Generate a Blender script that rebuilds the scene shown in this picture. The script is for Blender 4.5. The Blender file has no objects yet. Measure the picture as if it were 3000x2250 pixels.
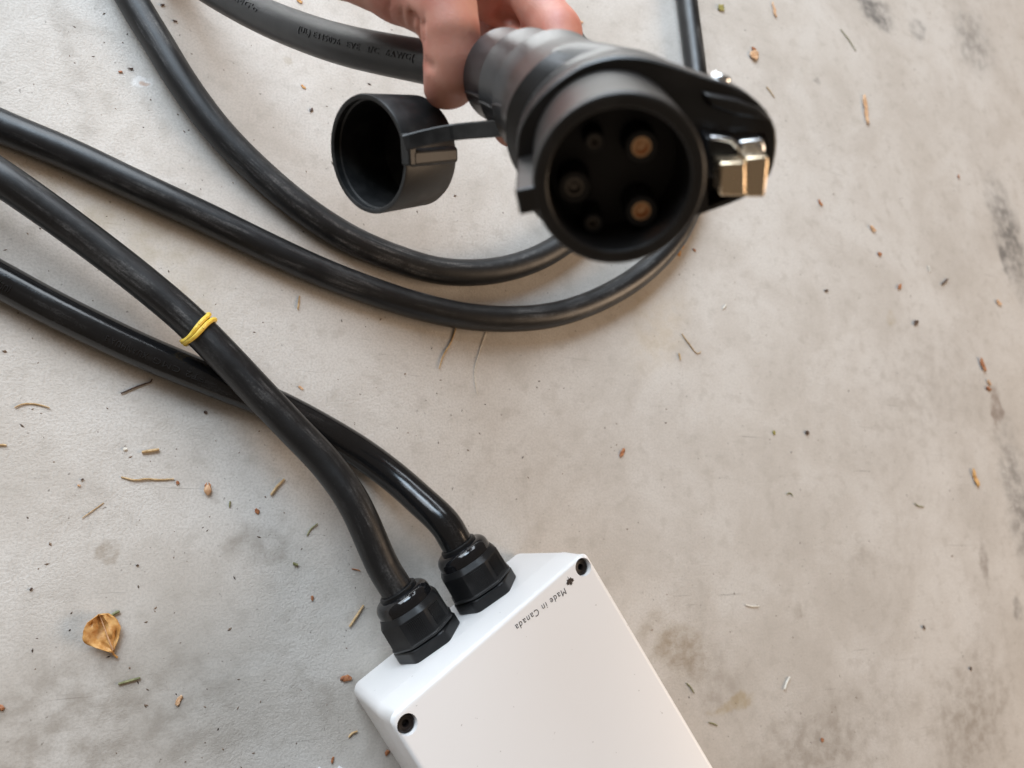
import bpy, bmesh, math, random
import numpy as np
from mathutils import Vector, Matrix, noise

random.seed(7)
S = bpy.context.scene
COL = S.collection

# ------------------------------------------------------------------ camera
F_PX, W_PX, H_PX = 2080.0, 3000.0, 2250.0
CAM_H = 0.4553
_up = -Vector((-0.5047, -0.209, -1.0)).normalized()          # floor normal seen from the camera
_X = (Vector((1, 0, 0)) - _up * _up.x).normalized()
_Y = _up.cross(_X)
RW = Matrix((_X, _Y, _up))                                   # camera axes -> world axes
CAM = Vector((0, 0, CAM_H))
cam_data = bpy.data.cameras.new('camera')
cam_data.sensor_width = 36.0
cam_data.lens = 36.0 * F_PX / W_PX
cam_data.clip_start = 0.01
cam_data.clip_end = 50.0
cam_data.dof.use_dof = True
cam_data.dof.focus_distance = 0.385
cam_data.dof.aperture_fstop = 8.5
cam = bpy.data.objects.new('camera', cam_data)
COL.objects.link(cam)
cam.matrix_world = Matrix.Translation(CAM) @ RW.to_4x4()
S.camera = cam

# ------------------------------------------------------------------ light
S.view_settings.view_transform = 'Standard'
S.view_settings.look = 'None'
S.view_settings.exposure = 0.42
S.view_settings.gamma = 1.0
wd = bpy.data.worlds.new('World'); S.world = wd; wd.use_nodes = True
bg = wd.node_tree.nodes['Background']
bg.inputs['Color'].default_value = (1.0, 0.80, 0.62, 1)
bg.inputs['Strength'].default_value = 0.11

def area(name, loc, target, sx, sy, power, color):
    l = bpy.data.lights.new(name, 'AREA'); l.shape = 'RECTANGLE'
    l.size = sx; l.size_y = sy; l.energy = power; l.color = color
    o = bpy.data.objects.new(name, l); COL.objects.link(o)
    o.location = loc
    o.rotation_euler = (Vector(target) - Vector(loc)).to_track_quat('-Z', 'Y').to_euler()
    return o
# the open garage door (cool daylight) beyond the top of the picture, a weaker warm side opening on the right
area('door_daylight', (-0.62, 1.44, 0.95), (0.0, 0.12, 0.0), 2.2, 1.15, 45, (0.84, 0.92, 1.0))
area('high_daylight', (-0.70, 1.28, 1.50), (0.0, 0.1, 0.0), 0.9, 0.7, 14, (0.64, 0.82, 1.0))
area('side_daylight', (4.0, -0.55, 2.3), (0.0, 0.0, 0.0), 2.4, 1.9, 98, (1.0, 0.74, 0.52))
# sunlight falling on the apron outside the door, beyond the top of the picture
sl_ = bpy.data.lights.new('apron_sunlight', 'SPOT'); sl_.energy = 2400; sl_.color = (0.84, 0.92, 1.0)
sl_.spot_size = math.radians(52); sl_.spot_blend = 0.25; sl_.shadow_soft_size = 0.05
so_ = bpy.data.objects.new('apron_sunlight', sl_); COL.objects.link(so_); so_.location = (-0.25, 1.75, 2.1)
so_.rotation_euler = (Vector((-0.25, 1.80, 0)) - so_.location).to_track_quat('-Z', 'Y').to_euler()

# ------------------------------------------------------------------ pixel helpers (photo pixels, 3000 x 2250)
def ray(x, y):
    return Vector(((x - 1500) / F_PX, -(y - 1125) / F_PX, -1.0))
def PX(x, y, Z):
    return CAM + RW @ (ray(x, y) * Z)
def FL(x, y, h=0.0):
    d = RW @ ray(x, y)
    return CAM + d * ((h - CAM_H) / d.z)
def ONPLANE(x, y, p, n):
    d = RW @ ray(x, y)
    return CAM + d * ((p - CAM).dot(n) / d.dot(n))

# ------------------------------------------------------------------ object helpers
def props(o, label=None, cat=None, group=None, kind=None):
    if label: o['label'] = label
    if cat: o['category'] = cat
    if group: o['group'] = group
    if kind: o['kind'] = kind
    return o
def thing(name, loc, label, cat, group=None):
    o = bpy.data.objects.new(name, None); COL.objects.link(o)
    o.location = loc; o.empty_display_size = 0.02
    return props(o, label, cat, group)
def base(o):
    v = Vector((0, 0, 0))
    while o is not None:
        v += o.location; o = o.parent
    return v
def mesh_obj(name, verts, faces, mat, parent=None, smooth=True, origin=None, uv=None, sharp=35):
    """verts in world coordinates; the mesh is stored about its parent's base or its own origin"""
    org = base(parent) if parent is not None else Vector(origin if origin is not None else (0, 0, 0))
    me = bpy.data.meshes.new(name)
    V = np.asarray([tuple(v) for v in verts], dtype=np.float64) - np.array(org)
    me.from_pydata(V.tolist(), [], [tuple(int(i) for i in f) for f in faces])
    if uv is not None:
        ul = me.uv_layers.new(name='UVMap')
        for p in me.polygons:
            for li, u in zip(p.loop_indices, uv[p.index]):
                ul.data[li].uv = u
    bm = bmesh.new(); bm.from_mesh(me)
    bmesh.ops.recalc_face_normals(bm, faces=bm.faces)
    if smooth:
        for f in bm.faces: f.smooth = True
        for e in bm.edges:
            if len(e.link_faces) == 2 and e.calc_face_angle(0) > math.radians(sharp): e.smooth = False
    bm.to_mesh(me); bm.free()
    if mat: me.materials.append(mat)
    o = bpy.data.objects.new(name, me); COL.objects.link(o)
    if parent is not None: o.parent = parent
    else: o.location = org
    return o
def bevel(o, w, seg=2, angle=30):
    m = o.modifiers.new('bevel', 'BEVEL'); m.width = w; m.segments = seg
    m.limit_method = 'ANGLE'; m.angle_limit = math.radians(angle); m.harden_normals = False
    return o
def frame(axis, ref):
    a = Vector(axis).normalized(); e1 = (Vector(ref) - a * a.dot(Vector(ref))).normalized()
    return a, e1, a.cross(e1)
def lathe(o, axis, ref, prof, n=48, closed=True):
    """prof = [(s, r)]: along the axis, radius. closed joins the last ring to the first"""
    a, e1, e2 = frame(axis, ref); V = []; Fc = []
    for s, r in prof:
        for k in range(n):
            t = 2 * math.pi * k / n
            V.append(Vector(o) + a * s + (e1 * math.cos(t) + e2 * math.sin(t)) * r)
    m = len(prof)
    for i in range(m if closed else m - 1):
        j = (i + 1) % m
        for k in range(n):
            k2 = (k + 1) % n
            Fc.append((i * n + k, i * n + k2, j * n + k2, j * n + k))
    return V, Fc
def capped(o, axis, ref, prof, n=48):
    V, Fc = lathe(o, axis, ref, prof, n, closed=False)
    Fc.append(tuple(range(n))[::-1]); Fc.append(tuple(range((len(prof) - 1) * n, len(prof) * n)))
    return V, Fc
def loft(sections, cap=True):
    n = len(sections[0]); V = [v for s in sections for v in s]; Fc = []
    for i in range(len(sections) - 1):
        for k in range(n):
            k2 = (k + 1) % n
            Fc.append((i * n + k, i * n + k2, (i + 1) * n + k2, (i + 1) * n + k))
    if cap:
        Fc.append(tuple(range(n))[::-1]); Fc.append(tuple(range((len(sections) - 1) * n, len(sections) * n)))
    return V, Fc
def prism(poly, dvec):
    p2 = [p + dvec for p in poly]
    return loft([list(poly), p2])
def obox(c, ax, ay, az, sx, sy, sz):
    V = []
    for k in (-.5, .5):
        for (i, j) in ((-.5, -.5), (.5, -.5), (.5, .5), (-.5, .5)):
            V.append(Vector(c) + ax * (i * sx) + ay * (j * sy) + az * (k * sz))
    return V, [(3, 2, 1, 0), (4, 5, 6, 7), (0, 1, 5, 4), (1, 2, 6, 5), (2, 3, 7, 6), (3, 0, 4, 7)]
def catmull(P, step=0.004):
    P = [Vector(p) for p in P]
    Q = [P[0] * 2 - P[1]] + P + [P[-1] * 2 - P[-2]]
    out = []
    for i in range(1, len(Q) - 2):
        p0, p1, p2, p3 = Q[i - 1:i + 3]
        t0 = 0; t1 = (p1 - p0).length ** .5; t2 = t1 + (p2 - p1).length ** .5; t3 = t2 + (p3 - p2).length ** .5
        n = max(2, int((p2 - p1).length / step))
        for k in range(n):
            t = t1 + (t2 - t1) * k / n
            A1 = p0 * ((t1 - t) / (t1 - t0)) + p1 * ((t - t0) / (t1 - t0))
            A2 = p1 * ((t2 - t) / (t2 - t1)) + p2 * ((t - t1) / (t2 - t1))
            A3 = p2 * ((t3 - t) / (t3 - t2)) + p3 * ((t - t2) / (t3 - t2))
            B1 = A1 * ((t2 - t) / (t2 - t0)) + A2 * ((t - t0) / (t2 - t0))
            B2 = A2 * ((t3 - t) / (t3 - t1)) + A3 * ((t - t1) / (t3 - t1))
            out.append(B1 * ((t2 - t) / (t2 - t1)) + B2 * ((t - t1) / (t2 - t1)))
    out.append(P[-1])
    return out
def tube(path, rad, n=28, cap=True):
    """swept tube with parallel-transport frames; returns verts, faces, uv per face (metres along, turn)"""
    path = [Vector(p) for p in path]; m = len(path)
    rads = rad if hasattr(rad, '__len__') else [rad] * m
    T = [((path[min(i + 1, m - 1)] - path[max(i - 1, 0)]).normalized()) for i in range(m)]
    e = T[0].orthogonal().normalized(); V = []; s = 0; SS = []
    for i in range(m):
        if i: s += (path[i] - path[i - 1]).length
        SS.append(s)
        e = (e - T[i] * e.dot(T[i])).normalized(); f = T[i].cross(e)
        for k in range(n):
            t = 2 * math.pi * k / n
            V.append(path[i] + (e * math.cos(t) + f * math.sin(t)) * rads[i])
    Fc = []; UV = []
    for i in range(m - 1):
        for k in range(n):
            k2 = (k + 1) % n
            Fc.append((i * n + k, i * n + k2, (i + 1) * n + k2, (i + 1) * n + k))
            UV.append([(SS[i], k / n), (SS[i], (k + 1) / n), (SS[i + 1], (k + 1) / n), (SS[i + 1], k / n)])
    if cap:
        Fc.append(tuple(range(n))[::-1]); UV.append([(0, 0)] * n)
        Fc.append(tuple(range((m - 1) * n, m * n))); UV.append([(0, 0)] * n)
    return V, Fc, UV
def join(*parts):
    V = []; Fc = []
    for v, f in parts:
        o = len(V); V += list(v); Fc += [tuple(i + o for i in q) for q in f]
    return V, Fc
def text_mesh(body, size, extrude=0.0, spacing=1.0, bold=0.0):
    cu = bpy.data.curves.new('t', 'FONT'); cu.body = body; cu.size = size; cu.extrude = extrude
    cu.space_character = spacing; cu.resolution_u = 3; cu.offset = bold
    o = bpy.data.objects.new('t', cu); COL.objects.link(o)
    dg = bpy.context.evaluated_depsgraph_get()
    me = bpy.data.meshes.new_from_object(o.evaluated_get(dg))
    V = [v.co.copy() for v in me.vertices]; Fc = [tuple(p.vertices) for p in me.polygons]
    bpy.data.objects.remove(o); bpy.data.curves.remove(cu); bpy.data.meshes.remove(me)
    return V, Fc

# ------------------------------------------------------------------ materials
class NT:
    def __init__(s, name):
        s.m = bpy.data.materials.new(name); s.m.use_nodes = True
        s.t = s.m.node_tree; s.b = s.t.nodes['Principled BSDF']
    def n(s, typ, **kw):
        d = s.t.nodes.new(typ)
        for k, v in kw.items():
            if hasattr(d, k): setattr(d, k, v)
        return d
    def l(s, a, b): s.t.links.new(a, b)
    def coord(s, kind='Object', scale=(1, 1, 1), rot=(0, 0, 0), loc=(0, 0, 0)):
        c = s.n('ShaderNodeTexCoord'); mp = s.n('ShaderNodeMapping')
        mp.inputs['Scale'].default_value = scale; mp.inputs['Rotation'].default_value = rot; mp.inputs['Location'].default_value = loc
        s.l(c.outputs[kind], mp.inputs[0]); return mp.outputs[0]
    def noise(s, vec, scale, detail=4, rough=.55, dist=0.0):
        d = s.n('ShaderNodeTexNoise'); d.inputs['Scale'].default_value = scale; d.inputs['Detail'].default_value = detail
        d.inputs['Roughness'].default_value = rough; d.inputs['Distortion'].default_value = dist
        s.l(vec, d.inputs['Vector']); return d.outputs['Fac']
    def ramp(s, fac, a, b, ca=(0, 0, 0, 1), cb=(1, 1, 1, 1)):
        d = s.n('ShaderNodeMapRange', interpolation_type='SMOOTHSTEP')
        d.inputs['From Min'].default_value = a; d.inputs['From Max'].default_value = b
        s.l(fac, d.inputs['Value']); return d.outputs['Result']
    def math(s, op, a, b=None):
        d = s.n('ShaderNodeMath', operation=op)
        for i, v in enumerate((a, b)):
            if v is None: continue
            if isinstance(v, (int, float)): d.inputs[i].default_value = v
            else: s.l(v, d.inputs[i])
        return d.outputs[0]
    def mix(s, fac, a, b, blend='MIX'):
        d = s.n('ShaderNodeMix', data_type='RGBA', blend_type=blend)
        for key, v in ((0, fac), (6, a), (7, b)):
            if isinstance(v, (int, float)): d.inputs[key].default_value = v
            elif isinstance(v, tuple): d.inputs[key].default_value = (v + (1,))[:4]
            else: s.l(v, d.inputs[key])
        return d.outputs[2]
    def bump(s, h, strength, dist, prev=None):
        d = s.n('ShaderNodeBump'); d.inputs['Strength'].default_value = strength; d.inputs['Distance'].default_value = dist
        s.l(h, d.inputs['Height'])
        if prev is not None: s.l(prev, d.inputs['Normal'])
        return d.outputs[0]
    def out(s, color=None, rough=None, normal=None, **kw):
        for key, v in (('Base Color', color), ('Roughness', rough), ('Normal', normal)):
            if v is None: continue
            if isinstance(v, (int, float)): s.b.inputs[key].default_value = v
            elif isinstance(v, tuple): s.b.inputs[key].default_value = (v + (1,))[:4]
            else: s.l(v, s.b.inputs[key])
        for k, v in kw.items(): s.b.inputs[k.replace('_', ' ')].default_value = v
        return s.m

def mat_cable(name, dust=.5, rough=.42, spec=.5, tint=(.0075, .0075, .008)):
    t = NT(name)
    uv = t.coord('UV', scale=(1, .06, 1)); ob = t.coord('Object')
    streak = t.noise(t.coord('UV', scale=(4.5, 3.2, 1)), 3.0, 6, .68, .3)
    blot = t.noise(ob, 38, 4, .6)
    fine = t.noise(ob, 900, 3, .7)
    g = t.n('ShaderNodeNewGeometry'); sp = t.n('ShaderNodeSeparateXYZ'); t.l(g.outputs['Normal'], sp.inputs[0])
    upw = t.ramp(sp.outputs['Z'], -.2, 1.0)
    d = t.math('MULTIPLY', t.math('MULTIPLY', t.ramp(streak, .46, .70), t.ramp(blot, .38, .66)), t.math('ADD', .45, t.ramp(fine, .35, .65)))
    d = t.math('ADD', d, t.math('MULTIPLY', t.ramp(fine, .58, .80), .35))
    d = t.math('MULTIPLY', t.math('MULTIPLY', d, dust), t.math('ADD', t.math('MULTIPLY', upw, .7), .3))
    c = t.mix(d, tint, (.15, .146, .142))
    r = t.math('ADD', t.math('MULTIPLY', d, .35), t.math('ADD', rough - .08, t.math('MULTIPLY', t.noise(ob, 120, 3), .16)))
    nb = t.bump(fine, .12, .0003)
    return t.out(c, r, t.bump(t.noise(ob, 60, 2), .15, .0012, nb), Specular_IOR_Level=spec)
def mat_plastic(name, col, rough=.45, dust=.25, fine=700, spec=.5, bump=.1):
    t = NT(name); ob = t.coord('Object')
    n1 = t.noise(ob, 70, 4, .6); n2 = t.noise(ob, fine, 3, .6)
    d = t.math('MULTIPLY', t.ramp(n1, .45, .75), dust)
    d = t.math('ADD', d, t.math('MULTIPLY', t.ramp(n2, .62, .80), dust * .5))
    c = t.mix(d, col, (.20, .195, .19))
    r = t.math('ADD', rough - .05, t.math('MULTIPLY', n1, .12))
    return t.out(c, r, t.bump(n2, bump, .0003), Specular_IOR_Level=spec)
M = {}
M['cable'] = mat_cable('scuffed_black_cable', .48, .36)
M['cable_dusty'] = mat_cable('dusty_black_cable', .95, .44)
M['cable_gloss'] = mat_cable('glossy_black_cable', .16, .17)
M['emboss'] = mat_plastic('moulded_black_lettering', (.010, .010, .011), .35, .05)
M['conn'] = mat_plastic('black_connector_plastic', (.0075, .0065, .006), .34, .05, spec=.55)
M['handle'] = mat_plastic('black_handle_plastic', (.0075, .0075, .0085), .30, .06, spec=.55)
M['core'] = mat_plastic('black_insulator_plastic', (.008, .0075, .0075), .45, .04)
M['cap'] = mat_plastic('dusty_black_cap_rubber', (.0085, .009, .0095), .44, .12, fine=500, spec=.4)
M['gland'] = mat_plastic('black_nylon_gland', (.007, .007, .0075), .40, .05, spec=.35)
M['gland_gloss'] = mat_plastic('shiny_black_gland_dome', (.007, .007, .008), .09, .015, bump=.02, spec=.6)
M['screw'] = mat_plastic('black_oxide_screw', (.014, .010, .009), .28, .03, spec=.7)
M['ink'] = mat_plastic('black_print', (.018, .012, .012), .5, 0)

def mat_white():
    t = NT('white_enclosure_plastic'); ob = t.coord('Object')
    speck = t.ramp(t.noise(ob, 260, 2, .5), .745, .775)
    c = t.mix(t.noise(ob, 14, 3), (.77, .75, .74), (.79, .775, .765))
    c = t.mix(t.math('MULTIPLY', speck, .55), c, (.30, .27, .25))
    return t.out(c, .36, t.bump(t.noise(ob, 1100, 2), .06, .0002))
M['white'] = mat_white()
def mat_metal(name, col, rough):
    t = NT(name); ob = t.coord('Object')
    n = t.noise(ob, 250, 3)
    return t.out(t.mix(n, col, tuple(c * .85 for c in col)), t.math('ADD', rough - .05, t.math('MULTIPLY', n, .1)), Metallic=1.0)
M['steel'] = mat_metal('warm_reflection_steel', (.86, .70, .50), .28)  # the latch's warm reflection is put into the metal's base colour
M['pin_steel'] = mat_metal('bright_steel', (.85, .86, .87), .2)
M['dull_pin'] = mat_metal('dull_steel_contact', (.20, .18, .16), .4)
M['copper'] = mat_metal('copper_contact', (.90, .58, .34), .40)
def mat_simple(name, c1, c2, scale=300, rough=.6, bump=.3, sss=0.0):
    t = NT(name); ob = t.coord('Object'); n = t.noise(ob, scale, 4, .6)
    return t.out(t.mix(t.ramp(n, .35, .65), c1, c2), rough, t.bump(n, bump, .0004))
M['band'] = mat_simple('yellow_rubber', (.68, .44, .045), (.80, .58, .09), 400, .45, .15)
M['paper'] = mat_simple('white_paper', (.80, .80, .83), (.86, .86, .88), 200, .7, .05)
M['orange_leaf'] = mat_simple('dry_orange_leaf', (.44, .20, .05), (.62, .36, .13), 260, .55)
M['brown_leaf'] = mat_simple('dry_brown_leaf', (.26, .09, .035), (.44, .19, .08), 300, .6)
M['tan_leaf'] = mat_simple('dry_tan_leaf', (.48, .27, .14), (.62, .40, .24), 300, .6)
M['straw'] = mat_simple('dry_straw', (.36, .22, .09), (.54, .38, .20), 500, .6)
M['green_straw'] = mat_simple('faded_green_stem', (.13, .13, .05), (.24, .23, .11), 500, .6)
M['dark_bit'] = mat_simple('dark_brown_bit', (.035, .022, .015), (.10, .05, .03), 600, .6)
M['fibre'] = mat_simple('pale_fibre', (.60, .55, .46), (.74, .70, .62), 500, .7)
M['olive'] = mat_simple('olive_bit', (.18, .16, .03), (.30, .25, .07), 500, .6)
M['grit'] = mat_simple('mixed_grit', (.05, .035, .025), (.22, .15, .10), 90, .8)

def mat_skin():
    t = NT('skin'); ob = t.coord('Object')
    n1 = t.noise(ob, 42, 3, .5); n2 = t.noise(ob, 160, 4, .6)
    c = t.mix(t.ramp(n1, .35, .68), (.50, .235, .170), (.47, .165, .115))
    c = t.mix(t.math('MULTIPLY', t.ramp(n2, .45, .75), .35), c, (.58, .29, .22))
    pores = t.n('ShaderNodeTexVoronoi'); pores.inputs['Scale'].default_value = 1100; t.l(ob, pores.inputs['Vector'])
    lines = t.noise(t.coord('Object', scale=(1, 1, 1)), 420, 3, .6, 1.5)
    nb = t.bump(pores.outputs['Distance'], .10, .0003)
    t.out(c, t.math('ADD', .40, t.math('MULTIPLY', n2, .16)), t.bump(lines, .16, .0005, nb))
    t.b.inputs['Subsurface Weight'].default_value = .22
    t.b.inputs['Subsurface Radius'].default_value = (1.0, .32, .18)
    t.b.inputs['Subsurface Scale'].default_value = .004
    return t.m
M['skin'] = mat_skin()
M['nail'] = mat_simple('fingernail', (.66, .40, .33), (.72, .48, .40), 200, .3, .02)

def mat_concrete():
    t = NT('smooth_concrete'); ob = t.coord('Object')
    big = t.noise(ob, 3.2, 3, .55); mid = t.noise(ob, 11, 5, .68, .3); small = t.noise(ob, 75, 3, .6)
    c = t.mix(t.ramp(big, .3, .7), (.555, .522, .484), (.500, .460, .415))
    c = t.mix(t.math('MULTIPLY', t.ramp(mid, .42, .74), .58), c, (.39, .350, .305))
    c = t.mix(t.math('MULTIPLY', t.ramp(mid, .55, .30), .40), c, (.62, .60, .57))
    c = t.mix(t.math('MULTIPLY', t.ramp(small, .50, .72), .38), c, (.36, .325, .285))
    # fine sand grain and dark pits
    grain = t.noise(ob, 720, 2, .7)
    c = t.mix(t.math('MULTIPLY', t.ramp(grain, .40, .66), .42), c, (.36, .335, .305))
    pit = t.ramp(t.noise(ob, 330, 2, .5), .685, .74)
    pit = t.math('MULTIPLY', pit, t.ramp(t.noise(ob, 30, 2), .38, .62))
    c = t.mix(t.math('MULTIPLY', pit, .65), c, (.10, .085, .07))
    # trowel scratches: two directions of stretched noise
    hair = None
    for rot, sc in ((.35, (14, 520, 1)), (-1.25, (16, 600, 1)), (1.0, (10, 420, 1))):
        h = t.ramp(t.noise(t.coord('Object', scale=sc, rot=(0, 0, rot)), 1.0, 2, .5), .70, .76)
        h = t.math('MULTIPLY', h, t.ramp(t.noise(t.coord('Object', loc=(rot, 0, 0)), 13, 2), .50, .66))
        hair = h if hair is None else t.math('MAXIMUM', hair, h)
    c = t.mix(t.math('MULTIPLY', hair, .55), c, (.13, .115, .10))
    # stains and soft tints with their own shapes and places; one painted warm glow
    wob = t.n('ShaderNodeTexNoise'); wob.inputs['Scale'].default_value = 34; wob.inputs['Detail'].default_value = 4
    t.l(ob, wob.inputs['Vector'])
    sub = t.n('ShaderNodeVectorMath', operation='SUBTRACT'); t.l(wob.outputs['Color'], sub.inputs[0]); sub.inputs[1].default_value = (.5, .5, .5)
    scl = t.n('ShaderNodeVectorMath', operation='SCALE'); t.l(sub.outputs[0], scl.inputs[0]); scl.inputs['Scale'].default_value = .035
    add = t.n('ShaderNodeVectorMath', operation='ADD'); t.l(ob, add.inputs[0]); t.l(scl.outputs[0], add.inputs[1])
    def stain(px, py, rx, ry, col, amt, soft=.55, rot=0.0):
        nonlocal c
        p = FL(px, py)
        v1 = t.n('ShaderNodeVectorMath', operation='SUBTRACT'); t.l(add.outputs[0], v1.inputs[0]); v1.inputs[1].default_value = (p.x, p.y, 0)
        mp = t.n('ShaderNodeMapping'); mp.vector_type = 'TEXTURE'
        mp.inputs['Rotation'].default_value = (0, 0, rot); mp.inputs['Scale'].default_value = (rx, ry, 1)
        t.l(v1.outputs[0], mp.inputs[0])
        ln = t.n('ShaderNodeVectorMath', operation='LENGTH'); t.l(mp.outputs[0], ln.inputs[0])
        f = t.ramp(ln.outputs['Value'], 1.0, 1.0 - soft)
        f = t.math('MULTIPLY', f, t.math('MULTIPLY', t.math('ADD', .35, t.ramp(small, .3, .65)), amt))
        c = t.mix(f, c, col)
    brown = (.19, .155, .12); dark = (.11, .105, .10); ochre = (.36, .27, .13)
    stain(310, 1610, .009, .008, (.22, .165, .11), .45, .45)
    stain(770, 1610, .020, .017, brown, .30)
    stain(1000, 2050, .045, .028, brown, .20, .8)
    stain(1985, 1890, .040, .025, (.24, .18, .11), .50, .7, -.5)
    stain(2150, 2060, .030, .008, ochre, .45, .6, .1)
    stain(2100, 2000, .07, .04, brown, .25, .9, -.6)
    stain(2960, 700, .045, .11, dark, .60, .9, .25)
    stain(2940, 760, .014, .030, dark, .55, .6, .3)
    stain(2560, 30, .045, .026, dark, .62, .7, -.4)
    stain(2850, 120, .06, .07, dark, .35, .9, -.2)
    stain(2690, 90, .016, .020, dark, .30, .6)
    stain(2390, 225, .0055, .009, dark, .28, .4)
    stain(2918, 1195, .013, .030, (.20, .15, .12), .55, .35, -.15)
    stain(2885, 1650, .008, .028, (.17, .14, .12), .42, .6, .05)
    stain(2990, 1480, .04, .13, dark, .50, .9, .1)
    stain(2850, 2100, .10, .08, brown, .40, .9, .3)
    stain(2400, 2200, .14, .06, brown, .34, .9, .2)  # broad soft brown tint low on the right
    stain(250, 2150, .14, .07, brown, .34, .9, .1)  # broad soft brown tint in the lower left corner
    stain(2700, 1150, .16, .10, (.34, .31, .28), .35, .95, .4)
    stain(2985, 1790, .012, .02, dark, .40, .6)
    stain(2335, 1795, .007, .009, brown, .22, .4)
    stain(2530, 1640, .06, .02, brown, .14, .8)
    stain(2610, 940, .009, .009, ochre, .18, .5)
    stain(1930, 960, .04, .060, (.52, .38, .18), .15, .95, -.6)  # warm glow beside the cable loop, painted into the floor colour
    stain(830, 190, .005, .0045, (.33, .28, .21), .35, .4)
    stain(200, 130, .008, .11, (.25, .22, .19), .22, .9, .28)
    stain(380, 330, .045, .018, (.25, .23, .20), .10, .9, .2)
    stain(330, 650, .10, .03, (.42, .35, .24), .30, .9, -.45)
    stain(560, 900, .05, .02, (.42, .34, .22), .22, .9, -.6)
    stain(660, 1300, .10, .04, brown, .10, .9, .3)
    stain(420, 245, .012, .004, (.68, .66, .64), .8, .5, .5)
    stain(428, 247, .005, .0022, (.36, .19, .10), .7, .5, .6)
    r = t.math('ADD', .62, t.math('MULTIPLY', mid, .2))
    h = t.math('ADD', t.math('MULTIPLY', grain, .55), t.math('MULTIPLY', t.noise(ob, 300, 3, .6), .45))
    rough_zone = t.ramp(t.noise(t.coord('Object', loc=(3, 1, 0)), 8, 2), .35, .65)
    nb = t.n('ShaderNodeBump'); nb.inputs['Distance'].default_value = .0011
    t.l(h, nb.inputs['Height']); t.l(t.math('ADD', .20, t.math('MULTIPLY', rough_zone, .45)), nb.inputs['Strength'])
    return t.out(c, r, t.bump(mid, .15, .004, nb.outputs[0]), Specular_IOR_Level=.3)

# ------------------------------------------------------------------ the setting: garage floor
fl = mesh_obj('floor', [(-2.5, -2.5, 0), (2.5, -2.5, 0), (2.5, 2.5, 0), (-2.5, 2.5, 0)], [(0, 1, 2, 3)], mat_concrete(), None, False)
props(fl, 'smooth grey concrete floor with stains and scratches', 'floor', None, 'structure')

# ------------------------------------------------------------------ white control box
BX, BY, YAW = 0.0927 * 1.2, -0.0757 * 1.2, 0.5994
BW, BH, BL = 0.144, 0.0868, 0.235
u = Vector((math.cos(YAW), math.sin(YAW), 0)); v = Vector((math.sin(YAW), -math.cos(YAW), 0)); zz = Vector((0, 0, 1))
# fit gives the left bottom corner of the visible end; solve it again from the pixel so it is exact
B0 = FL(1010, 2009)
LIDH = 0.024
box = thing('control_box', B0 + u * BW / 2 + v * BL / 2, 'white plastic control box with two black cable glands lying on concrete', 'control box')
def rrect(z, inset, rc, n=8):
    """rounded rectangle of the box plan at height z"""
    P = []
    x0, x1, y0, y1 = inset, BW - inset, inset, BL - inset
    for cx, cy, a0 in ((x1 - rc, y1 - rc, 0), (x0 + rc, y1 - rc, 90), (x0 + rc, y0 + rc, 180), (x1 - rc, y0 + rc, 270)):
        for k in range(n + 1):
            a = math.radians(a0 + 90 * k / n)
            P.append(B0 + u * (cx + rc * math.cos(a)) + v * (cy + rc * math.sin(a)) + zz * z)
    return P
rc = .0062
secs = [rrect(.0002 + .0055 * (1 - math.cos(math.radians(90 * k / 6))), .0016 + .0055 * (1 - math.sin(math.radians(90 * k / 6))), rc) for k in range(7)]
secs += [rrect(BH - LIDH - .0004, .0002, rc), rrect(BH - LIDH - .0001, .0006, rc - .0004), rrect(BH - LIDH - .0001, .004, rc - .002)]
V, Fc = loft(secs); mesh_obj('box_base', V, Fc, M['white'], box, sharp=50)
secs = [rrect(BH - LIDH + .0000, .004, rc - .002), rrect(BH - LIDH + .0000, .0004, rc), rrect(BH - LIDH + .0003, .0, rc), rrect(BH - .0026, .0006, rc)]
secs += [rrect(BH - .0026 + .0026 * math.sin(math.radians(90 * k / 5)), .0006 + .0026 * (1 - math.cos(math.radians(90 * k / 5))), rc - .0015) for k in range(1, 6)]
V, Fc = loft(secs); lid = mesh_obj('lid', V, Fc, M['white'], box, sharp=50)
def cut(o, cutter):
    m = o.modifiers.new('cut', 'BOOLEAN'); m.operation = 'DIFFERENCE'; m.object = cutter; m.solver = 'EXACT'
    dg = bpy.context.evaluated_depsgraph_get()
    me = bpy.data.meshes.new_from_object(o.evaluated_get(dg))
    o.modifiers.remove(m); old = o.data; o.data = me; bpy.data.meshes.remove(old)
    cm = cutter.data; bpy.data.objects.remove(cutter); bpy.data.meshes.remove(cm)
    bm = bmesh.new(); bm.from_mesh(me)
    for f in bm.faces: f.smooth = True
    for e in bm.edges:
        e.smooth = not (len(e.link_faces) == 2 and e.calc_face_angle(0) > math.radians(35))
    bm.to_mesh(me); bm.free()
def star(c, r0, r1, n, ph=0):
    return [c + u * (math.cos(ph + math.pi * k / n) * (r0 if k % 2 else r1)) + v * (math.sin(ph + math.pi * k / n) * (r0 if k % 2 else r1)) for k in range(2 * n)]
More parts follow.
